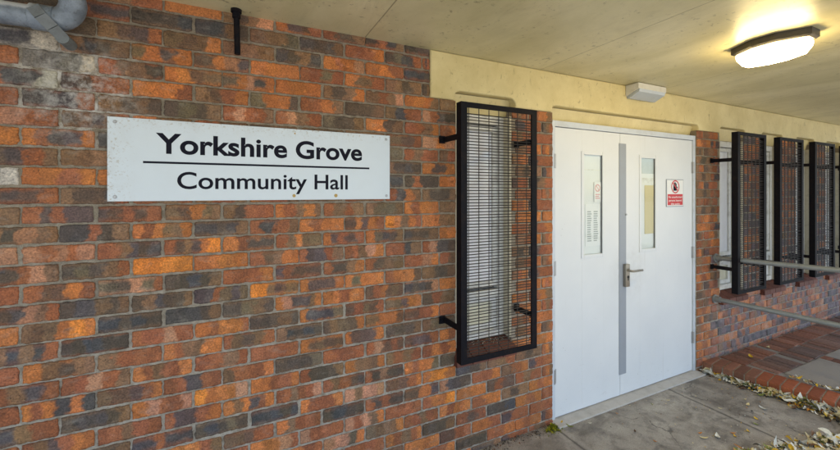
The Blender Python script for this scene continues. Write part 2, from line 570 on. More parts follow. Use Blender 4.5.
def world_loc(o):
    p = Vector((0, 0, 0))
    while o is not None:
        p += Vector(o.location); o = o.parent
    return p


def text_mesh(txt, x0, x1, zb, cap, y, bold=0.0, depth=.0012, font_cap=.729):
    """text laid on a plane facing -y: starts at x0, ends at x1, baseline zb, capital height cap"""
    cu = bpy.data.curves.new('lettering', 'FONT')
    cu.body = txt
    cu.size = 1
    cu.offset = bold
    cu.resolution_u = 6
    o = bpy.data.objects.new('lettering', cu)
    COL.objects.link(o)
    dg = bpy.context.evaluated_depsgraph_get()
    dg.update()
    me = bpy.data.meshes.new_from_object(o.evaluated_get(dg))
    vs = [v.co.copy() for v in me.vertices]
    fs = [tuple(p.vertices) for p in me.polygons]
    bpy.data.objects.remove(o); bpy.data.curves.remove(cu); bpy.data.meshes.remove(me)
    xa = min(v.x for v in vs); xb = max(v.x for v in vs)
    sx = (x1 - x0) / (xb - xa)
    sz = cap / font_cap
    vv = [(x0 + (v.x - xa) * sx, y, zb + v.y * sz) for v in vs]
    return vv, fs


def split_words(vs, fs):
    """cut a line of two words at its widest gap"""
    iv = sorted((min(vs[i][0] for i in f), max(vs[i][0] for i in f)) for f in fs)
    end = iv[0][1]; best = (0, None)
    for a, b_ in iv:
        if a - end > best[0]: best = (a - end, (a + end) / 2)
        end = max(end, b_)
    out = []
    for side in (0, 1):
        ff = [f for f in fs if (vs[f[0]][0] > best[1]) == bool(side)]
        used = sorted({i for f in ff for i in f}); mp = {i: k for k, i in enumerate(used)}
        out.append(([vs[i] for i in used], [tuple(mp[i] for i in f) for f in ff]))
    return out


# ------------------------------------------------------------------ colours of single bricks
PAL = {'Y': (.60, .200, .036), 'O': (.425, .150, .046), 'R': (.275, .098, .044), 'P': (.40, .195, .110), 'B': (.200, .112, .060),
       'D': (.088, .067, .050), 'K': (.068, .066, .068), 'G': (.135, .108, .066), 'W': (.45, .405, .335), 'V': (.140, .098, .100)}
PAL = {k: np.array(v) * 1.10 for k, v in PAL.items()}
BOND = {}


def row(r, i0, s):
    for k, w in enumerate(s.split()):
        if w != '-': BOND[(r, i0 + k)] = w


row(-9, -5, 'RB KD RO DK OR BD RR KD')
row(-8, -4, 'BD BR O BDBP OKDR RDB DRKB DD')
row(-7, -4, 'KD RKK DDK KKBD BBG KDKB RRRO DGKR RKR')
row(-6, -4, 'BKD BDKR GDBO BBB KDBK OROP OOR KKKD')
row(-5, -4, 'KKW BKDB GOKO DDOPK OOO RRGR OGGR BBDB DB')
row(-4, -5, 'R KKKW RBBD OODG GOPKO OOO BDBO BRBP OOOB B')
row(-3, -4, 'RKKW KDRR OOR BDRO GOOD RROB DDB BKRR PRDD')
row(-2, -5, 'R KKKR BBDBD DGDB RPRRB RPBR GDDB OODB RRBO RO')
row(-1, -4, 'RPRR DBKBR OB RB DB BD BB GDR POP')
row(0, -5, 'O ORKKO KBB RB DB OR RD BG RBRR BR')
row(1, -4, 'DKRB BBBO RB DB OR BD GB BDKD OKO')
row(2, -5, 'W OORO OO RB DB OR BD BK DRDD OO')
row(3, -4, 'DKDR BDDKR RBR BRB ORB BDB RBR RKOB BDDB')
row(4, -5, 'RB RKRKK KDRDR GDOGB BDRRR ORBOB RBRB BGGB OROO BB')
row(5, -4, 'BDPBB KKRDB OROGGO KKDKB RKRB OROO DOKOR YOBOR OOBB')
row(6, -5, 'PP PRPRP RRBKDK RDBKOY ORDD RBOGG OKRKR OGKDB KDDB OO')
row(7, -4, 'KDRPB DGDBR YYYY OOOO RGBOO RKKRB RRBPO RRKB RPKD')
row(8, -5, 'PR RDDOR GDDPGR DDKDB RRRRO KRDDD RDDBO RDBB RRPO RB')
row(9, -4, 'RDKPBR DKKBDB DBKDDB KKRGKG YYGKGG OKKKO OGOOO ROOB BDB')
row(10, -5, 'OO BDBOYO KKDKDD KKKDB DDGBD OPKKBO OOROO DRODGD KDKDP OO')
row(11, -4, 'RBKBKR DDKKDD RRPR OROOR DDDBD OKKKG DRGDR GGKOO DRBB')
row(12, -5, 'OR OBDBB BRRR ORBBOO RBDBR BKDKD DBGDO GOOD DDRRO RR')
row(13, -4, 'RRBKR RRPRB ORBRRO RRBR RRRR ODGDD OKKKO DDDB BGGD')
row(14, -5, 'RR OROKOK GDDKRO RRKKRR BRRRO DDDG RRRR RPDRD DKKKR OR')
row(15, -4, 'KKBRR DKKKDB OPRRP YOOOP OORRO RDDDB OBBBO BRBR RORO')
row(16, -5, 'RR RBKROO RRBRR RKKRO OBOKRO RRBRRP RBRDK RDBDD OROOG D')
row(17, -4, 'DKRB KKDB KKRKK DKDGD KKKDK ORRRO PBPPP DDDRO OYYO')
row(18, -4, 'RD BR OOORB GGDRR OBRRR DKKDD RDRDD DDOOK PKKD')
row(19, -1, 'RR OOOPR PRRR PRPGO RRRR ROOYY OO')
row(20, -1, 'DB RORR PPPGO GBBBO RRBRR OROOO RO')
row(21, 1, 'RR RRRR ORBRO DDDDB RDR')
row(22, 2, 'RB OOOO DDRR OR')
row(23, 3, 'BD ORRO DD RO')

RAND_L = ['RRR', 'BRB', 'DDK', 'OROO', 'KDKD', 'RBDR', 'OKRKO', 'DDBD', 'OOR', 'RRO', 'BGDB', 'RKKR', 'PRPR', 'DRD', 'BBR', 'ROBO', 'KKDB']
RAND_P = ['ORO', 'RRR', 'OOO', 'RBR', 'BRO', 'DBR', 'ROB', 'KRR', 'BDB']
RAND_R = ['VVV', 'VKV', 'RVR', 'VRV', 'OOO', 'RBV', 'RRP', 'KVK', 'ORV', 'RKK', 'BVR', 'RRR', 'ORO', 'RVRK', 'KRKV', 'OPO']


def brick_codes(r, i, xc):
    if (r, i) in BOND: return BOND[(r, i)]
    if xc > 3.95: return random.choice(RAND_R)
    if xc > 1.58: return random.choice(RAND_P)
    return random.choice(RAND_L)


def lattice(U, V, nu, nv):
    """smooth random field over a brick face, about -1..1"""
    gq = rng.normal(0, .6, (nv + 2, nu + 2))
    x = U * nu; y = V * nv
    i = np.clip(x.astype(int), 0, nu); j = np.clip(y.astype(int), 0, nv)
    fx, fy = x - i, y - j
    fx = fx * fx * (3 - 2 * fx); fy = fy * fy * (3 - 2 * fy)
    return (gq[j, i] * (1 - fx) + gq[j, i + 1] * fx) * (1 - fy) + (gq[j + 1, i] * (1 - fx) + gq[j + 1, i + 1] * fx) * fy


def brick_colour(code, U, V):
    """colour field over the face of one brick: kiln bands along its length, burnt ovals inside lighter edges"""
    n = len(code)
    warm = [c for c in code if c in 'YORPBWV'] or [random.choice('RBB')]
    edge = PAL[warm[0]] * .9
    wob = .26 * lattice(U, V, 4, 2) + .20 * lattice(U, V, 11, 4) + .14 * lattice(U, V, 24, 8)
    widths = np.array([random.uniform(.7, 1.3) for _ in code]); edges = np.cumsum(widths) / widths.sum()
    uu = np.interp(U, np.concatenate([[0], edges]), np.arange(n + 1) / n)
    x = np.clip(uu * n - .5 + wob, 0, n - 1)
    a = np.floor(x).astype(int); b = np.minimum(a + 1, n - 1)
    sharp = random.uniform(2.2, 5.5)
    t = np.clip((x - a - .5) * sharp + .5, 0, 1); t = t * t * (3 - 2 * t)
    cols = []
    for ch in code:
        cols.append(PAL[ch] * random.uniform(.80, 1.20) * np.array([random.uniform(.94, 1.06), 1, random.uniform(.90, 1.10)]))
    cols = np.array(cols)
    dark = np.array([1.0 if ch in 'KDG' else 0.0 for ch in code])
    if dark.any() and not dark.all():
        wm = cols[dark < .5].mean(0); k_ = random.uniform(.0, .25)
        cols[dark > .5] = cols[dark > .5] * (1 - k_) + wm * k_
    c = cols[a] * (1 - t)[..., None] + cols[b] * t[..., None]
    dk = dark[a] * (1 - t) + dark[b] * t
    if random.random() < .8:
        vv = V + .10 * lattice(U, V, 9, 3) + .05 * lattice(U, V, 20, 6)
        e = np.clip(1.25 - np.minimum(vv, 1 - vv) / random.uniform(.12, .26), 0, 1) * random.uniform(.25, .85)
        w = (e * dk)[..., None]
        c = c * (1 - w) + edge * w
    # scattered burnt or paler flecks
    fl = lattice(U, V, 14, 5)
    c = c * (1 + np.clip(fl - .55, 0, 1) * random.uniform(0, .7))[..., None]
    c = c * (1 - np.clip(lattice(U, V, 10, 4) - .5, 0, .8) * random.uniform(.1, .7))[..., None]
    return np.clip(c, .01, .9)


KK = .2245; X00 = .06; RP = .075; Z00 = .248      # bond: pitch along, start, course height, joint level


class BrickSheet:
    def __init__(s):
        s.v, s.f, s.c, s.n = [], [], [], 0

    def brick(s, x0, x1, z0, z1, code, nx=None, ny=5, y=0.0):
        w, h = x1 - x0, z1 - z0
        fine = -1.1 < (x0 + x1) / 2 < 2.0
        nx = nx or max(4, int(round(w / (.0055 if fine else .011))))
        ny = 13 if fine else 6
        e = .0035
        u = np.concatenate([[0, 0, e], np.linspace(e, w - e, nx)[1:-1], [w - e, w, w]])
        v = np.concatenate([[0, 0, e], np.linspace(e, h - e, ny)[1:-1], [h - e, h, h]])
        Ug, Vg = np.meshgrid(u, v)
        rows, cols = Ug.shape
        Y = np.zeros_like(Ug)
        I, J = np.meshgrid(np.arange(cols), np.arange(rows))
        ring = np.minimum(np.minimum(I, cols - 1 - I), np.minimum(J, rows - 1 - J))
        Y[ring == 1] = .0026; Y[ring == 0] = .014
        # uneven arrises, a slight tilt and lean of every brick
        rx = rng.normal(0, .0016, Ug.shape); rz = rng.normal(0, .0014, Ug.shape)
        # smooth noise along edges
        rx = (rx + np.roll(rx, 1, 0) + np.roll(rx, -1, 0)) / 2
        rz = (rz + np.roll(rz, 1, 1) + np.roll(rz, -1, 1)) / 2
        k = (ring <= 2)
        Xw = x0 + Ug + np.where(k, rx, rx * .2); Zw = z0 + Vg + np.where(k, rz, rz * .2)
        cx = np.minimum(Ug, w - Ug); cz = np.minimum(Vg, h - Vg)
        rnd = np.clip(1 - (cx + cz) / .012, 0, 1) * random.uniform(.0003, .0026)   # rounded corners
        Xw += np.sign(w / 2 - Ug) * rnd; Zw += np.sign(h / 2 - Vg) * rnd
        Yw = y + Y + random.gauss(0, .0011) + (Ug / w - .5) * random.gauss(0, .0018) + (Vg / h - .5) * random.gauss(0, .0014)
        Yw += np.where(ring >= 1, np.abs(rng.normal(0, .0005, Ug.shape)), 0)
        if random.random() < .30:      # a chipped corner or edge
            px, pz = random.choice([0, w]) if random.random() < .5 else random.uniform(0, w), random.choice([0, h])
            d = np.hypot(Ug - px, Vg - pz)
            Yw += np.clip(1 - d / random.uniform(.008, .022), 0, 1) * random.uniform(.003, .007) * (ring >= 1)
        U = np.clip(Ug / w, 0, 1); V = np.clip(Vg / h, 0, 1)
        C = brick_colour(code, U, V)
        s.v.append(np.stack([Xw, Yw, Zw], -1).reshape(-1, 3)); s.c.append(C.reshape(-1, 3))
        idx = np.arange(rows * cols).reshape(rows, cols) + s.n
        q = np.stack([idx[:-1, :-1], idx[:-1, 1:], idx[1:, 1:], idx[1:, :-1]], -1).reshape(-1, 4)
        s.f.append(q); s.n += rows * cols


# openings in the wall: (x0, x1, z0, z1)
WIN_W = .415
WINS = [(1.183, 1.183 + WIN_W + .006)] + [(4.02 + .755 * k, 4.02 + .755 * k + WIN_W) for k in range(6)]
SILL_B, SILL_T = H - 1.04, H - .94
BEAM_B, CEIL = H + .545, H + .82
DOOR_X0, DOOR_X1, DOOR_T = 1.957, 3.656, H + .497
WX0, WX1 = -3.2, 9.0
OPEN = [(a, b, SILL_B - .002, BEAM_B + .2) for a, b in WINS] + [(DOOR_X0, DOOR_X1, -1, BEAM_B + .2)]
OPEN.append((1.009, WX1 + 1, BEAM_B, CEIL + 1))


def build_wall(parent):
    bs = BrickSheet()
    J = .0098
    for r in range(-9, 26):
        zt = H + Z00 - RP * r - J / 2; zb = zt - RP + J
        if zb > CEIL + .05 or zt < -.12: continue
        zc = (zt + zb) / 2
        for i in range(-18, 44):
            a = X00 + KK * (i + (.5 if (r - 7) % 2 else 0)) + J / 2
            b = a + KK - J
            a += random.gauss(0, .0018); b += random.gauss(0, .0018)
            if b < WX0 or a > WX1: continue
            segs = [(a, b)]
            for ox0, ox1, oz0, oz1 in OPEN:
                if not (oz0 - .02 < zc < oz1): continue
                out = []
                for p, q in segs:
                    if q <= ox0 or p >= ox1: out.append((p, q)); continue
                    if p < ox0 - .028: out.append((p, ox0 - .002))
                    if q > ox1 + .028: out.append((ox1 + .002, q))
                segs = out
            for p, q in segs:
                code = brick_codes(r, i, (p + q) / 2)
                t, bt = zt + random.gauss(0, .0012), zb + random.gauss(0, .0012)
                if bt < BEAM_B < t and p > 1.0: t = BEAM_B - .004
                bs.brick(p, q, bt, t, code)
    nb = bs.n
    # mortar bed behind the bricks, cut round the openings
    xs = sorted({WX0, WX1, 1.009} | {o[0] for o in OPEN[:-1]} | {o[1] for o in OPEN[:-1]})
    zs = [-.15, SILL_B - .002, BEAM_B, CEIL + .02]
    mv, mf = [], []
    for i in range(len(xs) - 1):
        for k in range(3):
            xc, zc = (xs[i] + xs[i + 1]) / 2, (zs[k] + zs[k + 1]) / 2
            if any(o[0] < xc < o[1] and o[2] < zc < o[3] for o in OPEN): continue
            o = len(mv)
            mv += [(xs[i], .0062, zs[k]), (xs[i + 1], .0062, zs[k]), (xs[i + 1], .0062, zs[k + 1]), (xs[i], .0062, zs[k + 1])]
            mf.append((o, o + 1, o + 2, o + 3))
            # brick reveals at the sides of openings
            for xe in (xs[i], xs[i + 1]):
                if any(abs(xe - ox) < 1e-6 for ox in [q for oo in OPEN[:-1] for q in oo[:2]]) or xe == 1.009:
                    o = len(mv)
                    mv += [(xe, .0062, zs[k]), (xe, .0062, zs[k + 1]), (xe, .15, zs[k + 1]), (xe, .15, zs[k])]
                    mf.append((o, o + 1, o + 2, o + 3))
    V = np.concatenate(bs.v + [np.array(mv)])
    F = np.concatenate(bs.f + [np.array(mf) + nb])
    C = np.ones((len(V), 4), dtype=np.float32); C[:nb, :3] = np.concatenate(bs.c)
    me = bpy.data.meshes.new('brickwork')
    me.vertices.add(len(V)); me.vertices.foreach_set('co', V.astype(np.float32).ravel())
    me.loops.add(len(F) * 4); me.loops.foreach_set('vertex_index', F.astype(np.int32).ravel())
    me.polygons.add(len(F))
    me.polygons.foreach_set('loop_start', np.arange(0, len(F) * 4, 4, dtype=np.int32))
    mi = np.zeros(len(F), dtype=np.int32); mi[len(F) - len(mf):] = 1
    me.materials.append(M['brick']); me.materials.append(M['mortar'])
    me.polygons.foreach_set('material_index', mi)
    me.update(calc_edges=True)
    me.validate()
    ca = me.color_attributes.new('brick', 'FLOAT_COLOR', 'POINT')
    ca.data.foreach_set('color', C.ravel())
    sm = np.ones(len(F), dtype=bool); sm[len(F) - len(mf):] = False
    me.polygons.foreach_set('use_smooth', sm)
    o = bpy.data.objects.new('brickwork', me)
    COL.objects.link(o)
    o.parent = parent
    o.location = -world_loc(parent)
    return o


# ------------------------------------------------------------------ setting: ground and ceiling
g = MB(); g.add([(-150, -150, 0), (150, -150, 0), (150, 150, 0), (-150, 150, 0)], [(0, 1, 2, 3)])
tag(g.build('ground', M['concrete']), kind='structure')

g = MB(); g.add([(-60, -40, .004), (60, -40, .004), (60, -3.05, .004), (-60, -3.05, .004)], [(0, 1, 2, 3)])  # unseen pale sheet added to bounce sunlight up onto the ceiling
tag(g.build('bounce_sheet', M['bounce_sheet']), kind='structure')

c = MB(); c.box(-4.0, 9.0, -2.55, .5, CEIL, CEIL + .22)
tag(c.build('ceiling', M['ceiling']), kind='structure')

# ------------------------------------------------------------------ the hall
hall = empty('community_hall', (2.8, .1, 0), 'red and dark brick hall front with cream beam, white double door and narrow windows', 'building')
build_wall(hall)
b = MB(); b.box(WX0, WX1, .152, .32, -.15, CEIL - .002)  # unseen solid backing added behind the openings to stop light leaks
b.build('light_stop', M['dark'], hall)


def notch_outline():
    """front outline of the beam with round-cornered notches over door and windows"""
    pts = [(WX1, CEIL - .001), (1.009, CEIL - .001), (1.009, BEAM_B)]
    cuts = sorted([(a - .017, bb + .023, H + .602) for a, bb in WINS] + [(DOOR_X0 - .02, DOOR_X1 + .02, H + .592)])
    for x0, x1, zt in cuts:
        if x1 > WX1: break
        rr = min(.044, zt - BEAM_B - .004)
        pts.append((x0, BEAM_B))
        for k in range(7):
            a = math.pi - k * math.pi / 2 / 6
            pts.append((x0 + rr + rr * math.cos(a), zt - rr + rr * math.sin(a)))
        for k in range(7):
            a = math.pi / 2 - k * math.pi / 2 / 6
            pts.append((x1 - rr + rr * math.cos(a), zt - rr + rr * math.sin(a)))
        pts.append((x1, BEAM_B))
    pts.append((WX1, BEAM_B))
    return pts


bm = bmesh.new()
ol = notch_outline()
fv = [bm.verts.new((x, -.008, z)) for x, z in ol]
f = bm.faces.new(fv)
ex = bmesh.ops.extrude_face_region(bm, geom=[f])
for v in [e for e in ex['geom'] if isinstance(e, bmesh.types.BMVert)]: v.co.y = .150
bmesh.ops.recalc_face_normals(bm, faces=bm.faces)
front = [e for e in bm.edges if all(abs(v.co.y + .008) < 1e-6 for v in e.verts)]
bmesh.ops.bevel(bm, geom=front, offset=.010, segments=3, profile=.6, affect='EDGES')
bmesh.ops.triangulate(bm, faces=[f for f in bm.faces if len(f.verts) > 4])
me = bpy.data.meshes.new('concrete_beam'); bm.to_mesh(me); bm.free()
me.materials.append(M['beam'])
o = bpy.data.objects.new('concrete_beam', me); COL.objects.link(o); o.parent = hall; o.location = -world_loc(hall)
# recessed soffit panels inside the notches
for a, bb, zt, zb, nm in [(a - .012, bb + .018, H + .598, H + .49, 'beam_recess') for a, bb in WINS] + [(DOOR_X0 - .015, DOOR_X1 + .015, H + .588, DOOR_T, 'beam_recess')]:
    q = MB()
    pr = [(.040, zt), (.066, zb), (.148, zb), (.148, zt)]
    vs = [(a, y, z) for y, z in pr] + [(bb, y, z) for y, z in pr]
    q.add(vs, [(0, 1, 2, 3), (7, 6, 5, 4), (0, 4, 5, 1), (1, 5, 6, 2), (2, 6, 7, 3), (3, 7, 4, 0)])
    q.build(nm, M['beam'], hall)

# --- windows
def make_window(x0, x1, parent):
    t = bpy.data.objects.new('window', None); COL.objects.link(t); t.parent = parent
    t.location = Vector(((x0 + x1) / 2, .1, SILL_T)) - world_loc(parent)
    zt = H + .488; zb = SILL_T + .006
    m = MB()                                              # painted reveals
    m.box(x0 + .001, x0 + .014, .006, .15, zb, zt, b=.002); m.box(x1 - .014, x1 - .001, .006, .15, zb, zt, b=.002)
    m.build('reveal', M['reveal'], t)
    m = MB(); y0, y1 = .068, .125
    m.box(x0 + .015, x0 + .058, y0, y1, zb, zt, b=.004); m.box(x1 - .058, x1 - .015, y0, y1, zb, zt, b=.004)
    m.box(x0 + .059, x1 - .059, y0, y1, zt - .055, zt, b=.004)
    m.box(x0 + .059, x1 - .059, y0 - .006, y1, zb, zb + .045, b=.004)
    m.box(x0 + .059, x1 - .059, y0 - .004, y1, H - .675, H - .632, b=.004)
    m.build('frame', M['winframe'], t)
    m = MB(); ya, yb = .078, .118; a, q = x0 + .060, x1 - .060        # upper sash
    m.box(a, a + .034, ya, yb, H - .616, zt - .064, b=.004); m.box(q - .034, q, ya, yb, H - .616, zt - .064, b=.004)
    m.box(a + .035, q - .035, ya, yb, zt - .098, zt - .064, b=.004); m.box(a + .035, q - .035, ya, yb, H - .616, H - .580, b=.004)
    m.build('sash', M['winframe'], t)
    m = MB()                                              # lower sash
    m.box(a, a + .034, ya + .006, yb, zb + .047, H - .678, b=.004); m.box(q - .040, q, ya + .006, yb, zb + .047, H - .678, b=.004)
    m.box(a + .035, q - .041, ya + .006, yb, zb + .047, zb + .085, b=.004); m.box(a + .035, q - .041, ya + .006, yb, H - .712, H - .678, b=.004)
    m.build('sash', M['winframe'], t)
    m = MB(); m.box(a, q, .112, .140, H - .632, zt - .054); m.build('gap', M['gap'], t)
    m = MB(); m.box(a + .036, q - .036, .092, .098, H - .579, zt - .099); m.build('pane', M['pane'], t)
    m = MB(); m.box(a + .001, q - .001, .100, .106, zb + .046, H - .676); m.build('pane', M['pane_cream'], t)
    # tiled sill, sloping out
    m = MB(); n = 4; w = (x1 - x0 + .03) / n
    for k in range(n):
        xa = x0 - .015 + k * w + .003; xb = xa + w - .006
        col = np.array([.15, .050, .032]) * random.uniform(.75, 1.25)
        out = [(-.034, SILL_B + .006), (-.034, SILL_B + .052), (.068, SILL_T), (.068, SILL_B + .006)]
        vs = [(xa, y, z) for y, z in out] + [(xb, y, z) for y, z in out]
        if k in (0, n - 1):
            pass
        m.add(vs, [(0, 1, 2, 3), (7, 6, 5, 4), (0, 4, 5, 1), (1, 5, 6, 2), (2, 6, 7, 3), (3, 7, 4, 0)], col)
    m.build('sill', M['sill'], t)
    return t


for a, bb in WINS: make_window(a, bb, hall)

# --- double door
def door_leaf(x0, x1, gx0, gx1, gz0, gz1, hinge_x, parent):
    t = bpy.data.objects.new('door_leaf', None); COL.objects.link(t); t.parent = parent
    t.location = Vector(((x0 + x1) / 2, .03, .012)) - world_loc(parent)
    z0, z1 = .016, DOOR_T - .045
    y0, y1 = .022, .030
    m = MB()
    m.box(x0, gx0, y0, y1, z0, z1, b=.002); m.box(gx1, x1, y0, y1, z0, z1, b=.002)
    m.box(gx0, gx1, y0, y1, z0, gz0, b=0); m.box(gx0, gx1, y0, y1, gz1, z1, b=0)
    m.v = [(x, y, z) for x, y, z in m.v]
    m.build('leaf_panel', M['door'], t)
    m = MB(); bw = .012; yo = y0 - .006
    m.box(gx0 - .012, gx0 + bw, yo, y0 + .006, gz0 - .012, gz1 + .012, b=.003); m.box(gx1 - bw, gx1 + .012, yo, y0 + .006, gz0 - .012, gz1 + .012, b=.003)
    m.box(gx0 + bw + .0005, gx1 - bw - .0005, yo + .0005, y0 + .006, gz0 - .012, gz0 + bw, b=.003); m.box(gx0 + bw + .0005, gx1 - bw - .0005, yo + .0005, y0 + .006, gz1 - bw, gz1 + .012, b=.003)
    m.build('glazing_bead', M['door'], t)
    m = MB(); m.box(gx1 - bw - .005, gx1 - bw + .004, y0 + .0015, y0 + .002, gz0 + .004, gz1 - .004); m.build('reveal_shade', M['gap'], t)  # dark strip standing in for the shaded reveal right of the glass
    m = MB(); m.add([(gx0 + .002, .0245, gz0), (gx1 - .002, .0245, gz0), (gx1 - .002, .0245, gz1), (gx0 + .002, .0245, gz1)], [(0, 1, 2, 3)])
    m.build('glass_pane', M['glass'], t)
    for zc in (H + .215, H - .53, H - 1.28):
        m = MB(); m.tube([(hinge_x, y0 - .006, zc - .05), (hinge_x, y0 - .006, zc + .05)], .0085, 10)
        m.box(hinge_x - .020, hinge_x + .020, y0 - .003, y0 + .002, zc - .05, zc + .05)
        for dz in (-.017, .017): m.tube([(hinge_x, y0 - .006, zc + dz - .0012), (hinge_x, y0 - .006, zc + dz + .0012)], .0095, 10)
        m.build('hinge', M['hinge'], t, smooth=True)
    return t


MEET = 2.674
LZ0, LZ1 = H - .47, H + .285
left_leaf = door_leaf(1.994, MEET - .002, 2.264, 2.483, LZ0, LZ1, 1.985, hall)
right_leaf = door_leaf(MEET + .002, 3.622, 2.911, 3.114, LZ0, LZ1, 3.630, hall)
m = MB(); y0, y1 = .012, .075
m.box(DOOR_X0 + .001, 1.990, y0, y1, .011, DOOR_T, b=.003); m.box(3.626, DOOR_X1 - .001, y0, y1, .011, DOOR_T, b=.003)
m.box(1.9905, 3.6255, y0 + .0005, y1, DOOR_T - .041, DOOR_T - .0005, b=.003)
m.build('door_frame', M['frame'], hall)
m = MB(); m.box(DOOR_X0 - .01, DOOR_X1 + .01, -.068, .14, -.02, .010, b=.004); m.build('threshold', M['thresh'], hall)
# meeting strip and lever handle on the right leaf
m = MB(); m.box(2.660, 2.737, .0165, .0215, .175, H + .375, b=.001)
m.build('meeting_strip', M['strip'], right_leaf)
hd = bpy.data.objects.new('handle', None)
m = MB(); m.box(2.700, 2.745, -.010, .016, H - .732, H - .557, b=.004)
m.tube([(2.722, -.009, H - .605), (2.722, -.040, H - .605), (2.732, -.049, H - .605), (2.752, -.051, H - .605), (2.80, -.051, H - .604), (2.835, -.049, H - .606), (2.842, -.044, H - .606)], .0085, 12)
bpy.data.objects.remove(hd)
m.build('handle', M['steel'], right_leaf, smooth=True)
m = MB(); m.tube([(2.724, -.0098, H - .655), (2.724, -.0125, H - .655)], .011, 12); m.box(2.720, 2.728, -.0125, -.0098, H - .682, H - .655, b=.001)
m.build('keyhole', M['gap'], right_leaf)
m = MB(); m.tube([(2.733, .016, H - .175), (2.733, .010, H - .175)], .008, 12); m.build('bolt_head', M['hinge'], right_leaf)

# inside the door: what shows through the two glass strips (a screen close behind the leaves)
lob = empty('lobby_screen', (2.8, .08, .02), 'white panelled lobby screen seen through the two glass strips of the door', 'screen')
m = MB(); m.box(1.98, 3.62, 0.0340, 0.0480, .03, DOOR_T - .05); m.build('panel', M['plaster'], lob)
m = MB(); m.box(2.1, 2.60, 0.0315, 0.0338, H + .160, H + .168); m.build('batten', M['winframe'], lob)
m = MB(); m.box(2.80, 3.40, 0.0305, 0.0338, H + .06, H + .115); m.build('batten', M['winframe'], lob)
m = MB(); m.box(2.985, 3.098, 0.0300, 0.0338, H - .34, H + .055, b=.001); m.build('cream_panel', M['cream_panel'], lob)
m = MB(); m.box(2.88, 3.2, 0.0320, 0.0338, H + .15, H + .32); m.build('grey_panel', M['lens'], lob)
t = empty('notice', (2.44, 0.0290, H - .075), 'small white paper notice with pink ring behind the left glass strip', 'notice')
m = MB(); m.box(2.395, 2.468, 0.0280, 0.0295, H - .075, H + .075, b=.0005); m.build('sheet', M['paper'], t)
m = MB()
cx, cz, r1, r2 = 2.431, H + .030, .020, .028
yq = 0.0276
for a0 in range(24):
    a, a2 = a0 * math.pi / 12, (a0 + 1) * math.pi / 12
    m.add([(cx + r1 * math.cos(a), yq, cz + r1 * math.sin(a)), (cx + r2 * math.cos(a), yq, cz + r2 * math.sin(a)),
           (cx + r2 * math.cos(a2), yq, cz + r2 * math.sin(a2)), (cx + r1 * math.cos(a2), yq, cz + r1 * math.sin(a2))], [(0, 1, 2, 3)])
m.add([(cx - .018, yq, cz + .016), (cx - .014, yq, cz + .020), (cx + .018, yq, cz - .016), (cx + .014, yq, cz - .020)], [(0, 1, 2, 3)])
for k in range(3): m.box(2.408, 2.456 - .01 * (k % 2), 0.0274, 0.0278, H - .022 - k * .014, H - .015 - k * .014)
m.build('printing', M['pink'], t)
t = empty('list_sheet', (2.40, 0.0310, H - .38), 'pale sheet with two grey printed columns behind the left glass strip', 'notice')
m = MB(); m.box(2.305, 2.465, 0.0312, 0.0328, H - .40, H - .09, b=.0005); m.build('sheet', M['paper'], t)
m = MB()
for cx in (2.325, 2.392):
    for k in range(14):
        m.box(cx, cx + random.uniform(.034, .050), 0.0306, 0.0310, H - .15 - k * .0165, H - .141 - k * .0165)
m.build('printing', M['greyprint'], t)

# ------------------------------------------------------------------ hall name sign
sg = empty('name_sign', (.146, -.01, H - .038), 'white metal board reading Yorkshire Grove Community Hall on the brick wall', 'sign')
m = MB(); m.box(-.463, .756, -.012, -.007, H - .038, H + .306, b=.001); m.build('plate', M['signwhite'], sg)
m = MB(); yy = -.0124
for tx, a, bb, zb, cap, bold in (('Yorkshire Grove', -.300, .600, H + .166, .087, .026), ('Community Hall', -.2238, .5235, H + .0145, .076, .013)):
    v, fs = text_mesh(tx, a, bb, zb, cap, yy, bold=bold)
    for v2, f2 in split_words(v, fs):
        m = MB(); m.add(v2, f2); m.build('lettering', M['ink'], sg)
m = MB(); m.box(-.3445, .640, -.0127, -.0121, H + .1205, H + .1295); m.build('rule', M['ink'], sg)
for (sx, sz) in ((-.438, H + .286), (.735, H + .285), (-.438, H - .020), (.737, H - .020)):
    m = MB(); m.tube([(sx, -.0118, sz), (sx, -.0150, sz)], .0068, 12, rs=[.0075, .005]); m.build('screw', M['hinge'], sg, smooth=True)
for (sx, sz, r_) in ((.262, H + .285, .004), (.258, H - .018, .008), (.462, H - .018, .009)):
    m = MB(); m.tube([(sx, -.0118, sz), (sx, -.0128, sz)], r_, 10); m.build('rust_spot', M['rustdot'], sg)

# ------------------------------------------------------------------ warning sign on the door
ws = empty('warning_sign', (3.366, .018, H - .125), 'small red and white no entry notice with barred black hand on the right door leaf', 'sign')
wx0, wx1, wz0, wz1 = 3.247, 3.4855, H - .125, H + .108
m = MB(); m.box(wx0, wx1, .0165, .0215, wz0, wz1, b=.001); m.build('plate', M['strip'], ws)
m = MB(); m.box(wx0 + .006, wx1 - .006, .0155, .0163, wz0 + .006, wz1 - .006); m.build('face', M['white'], ws)
m = MB(); m.box(wx0 + .014, wx1 - .014, .0148, .0153, wz0 + .014, H - .018); m.build('red_panel', M['red'], ws)
m = MB()
cx, cz = 3.366, H + .045
def hand():
    out = []
    for dx, top, w in ((-.021, .030, .0085), (-.0095, .038, .009), (.0025, .036, .009), (.014, .027, .008)):
        out.append((cx + dx - w / 2, cx + dx + w / 2, cz - .006, cz + top))
    return out
for a, bb, z0, z1 in hand(): m.box(a, bb, .0143, .0153, z0, z1, b=.0004)
m.box(cx - .026, cx + .019, .0142, .0153, cz - .034, cz + .001, b=.0004)
m.add([(cx + .018, .0143, cz - .026), (cx + .034, .0143, cz - .004), (cx + .029, .0143, cz + .004), (cx + .016, .0143, cz - .008)], [(0, 1, 2, 3)])
m.build('hand_symbol', M['ink'], ws)
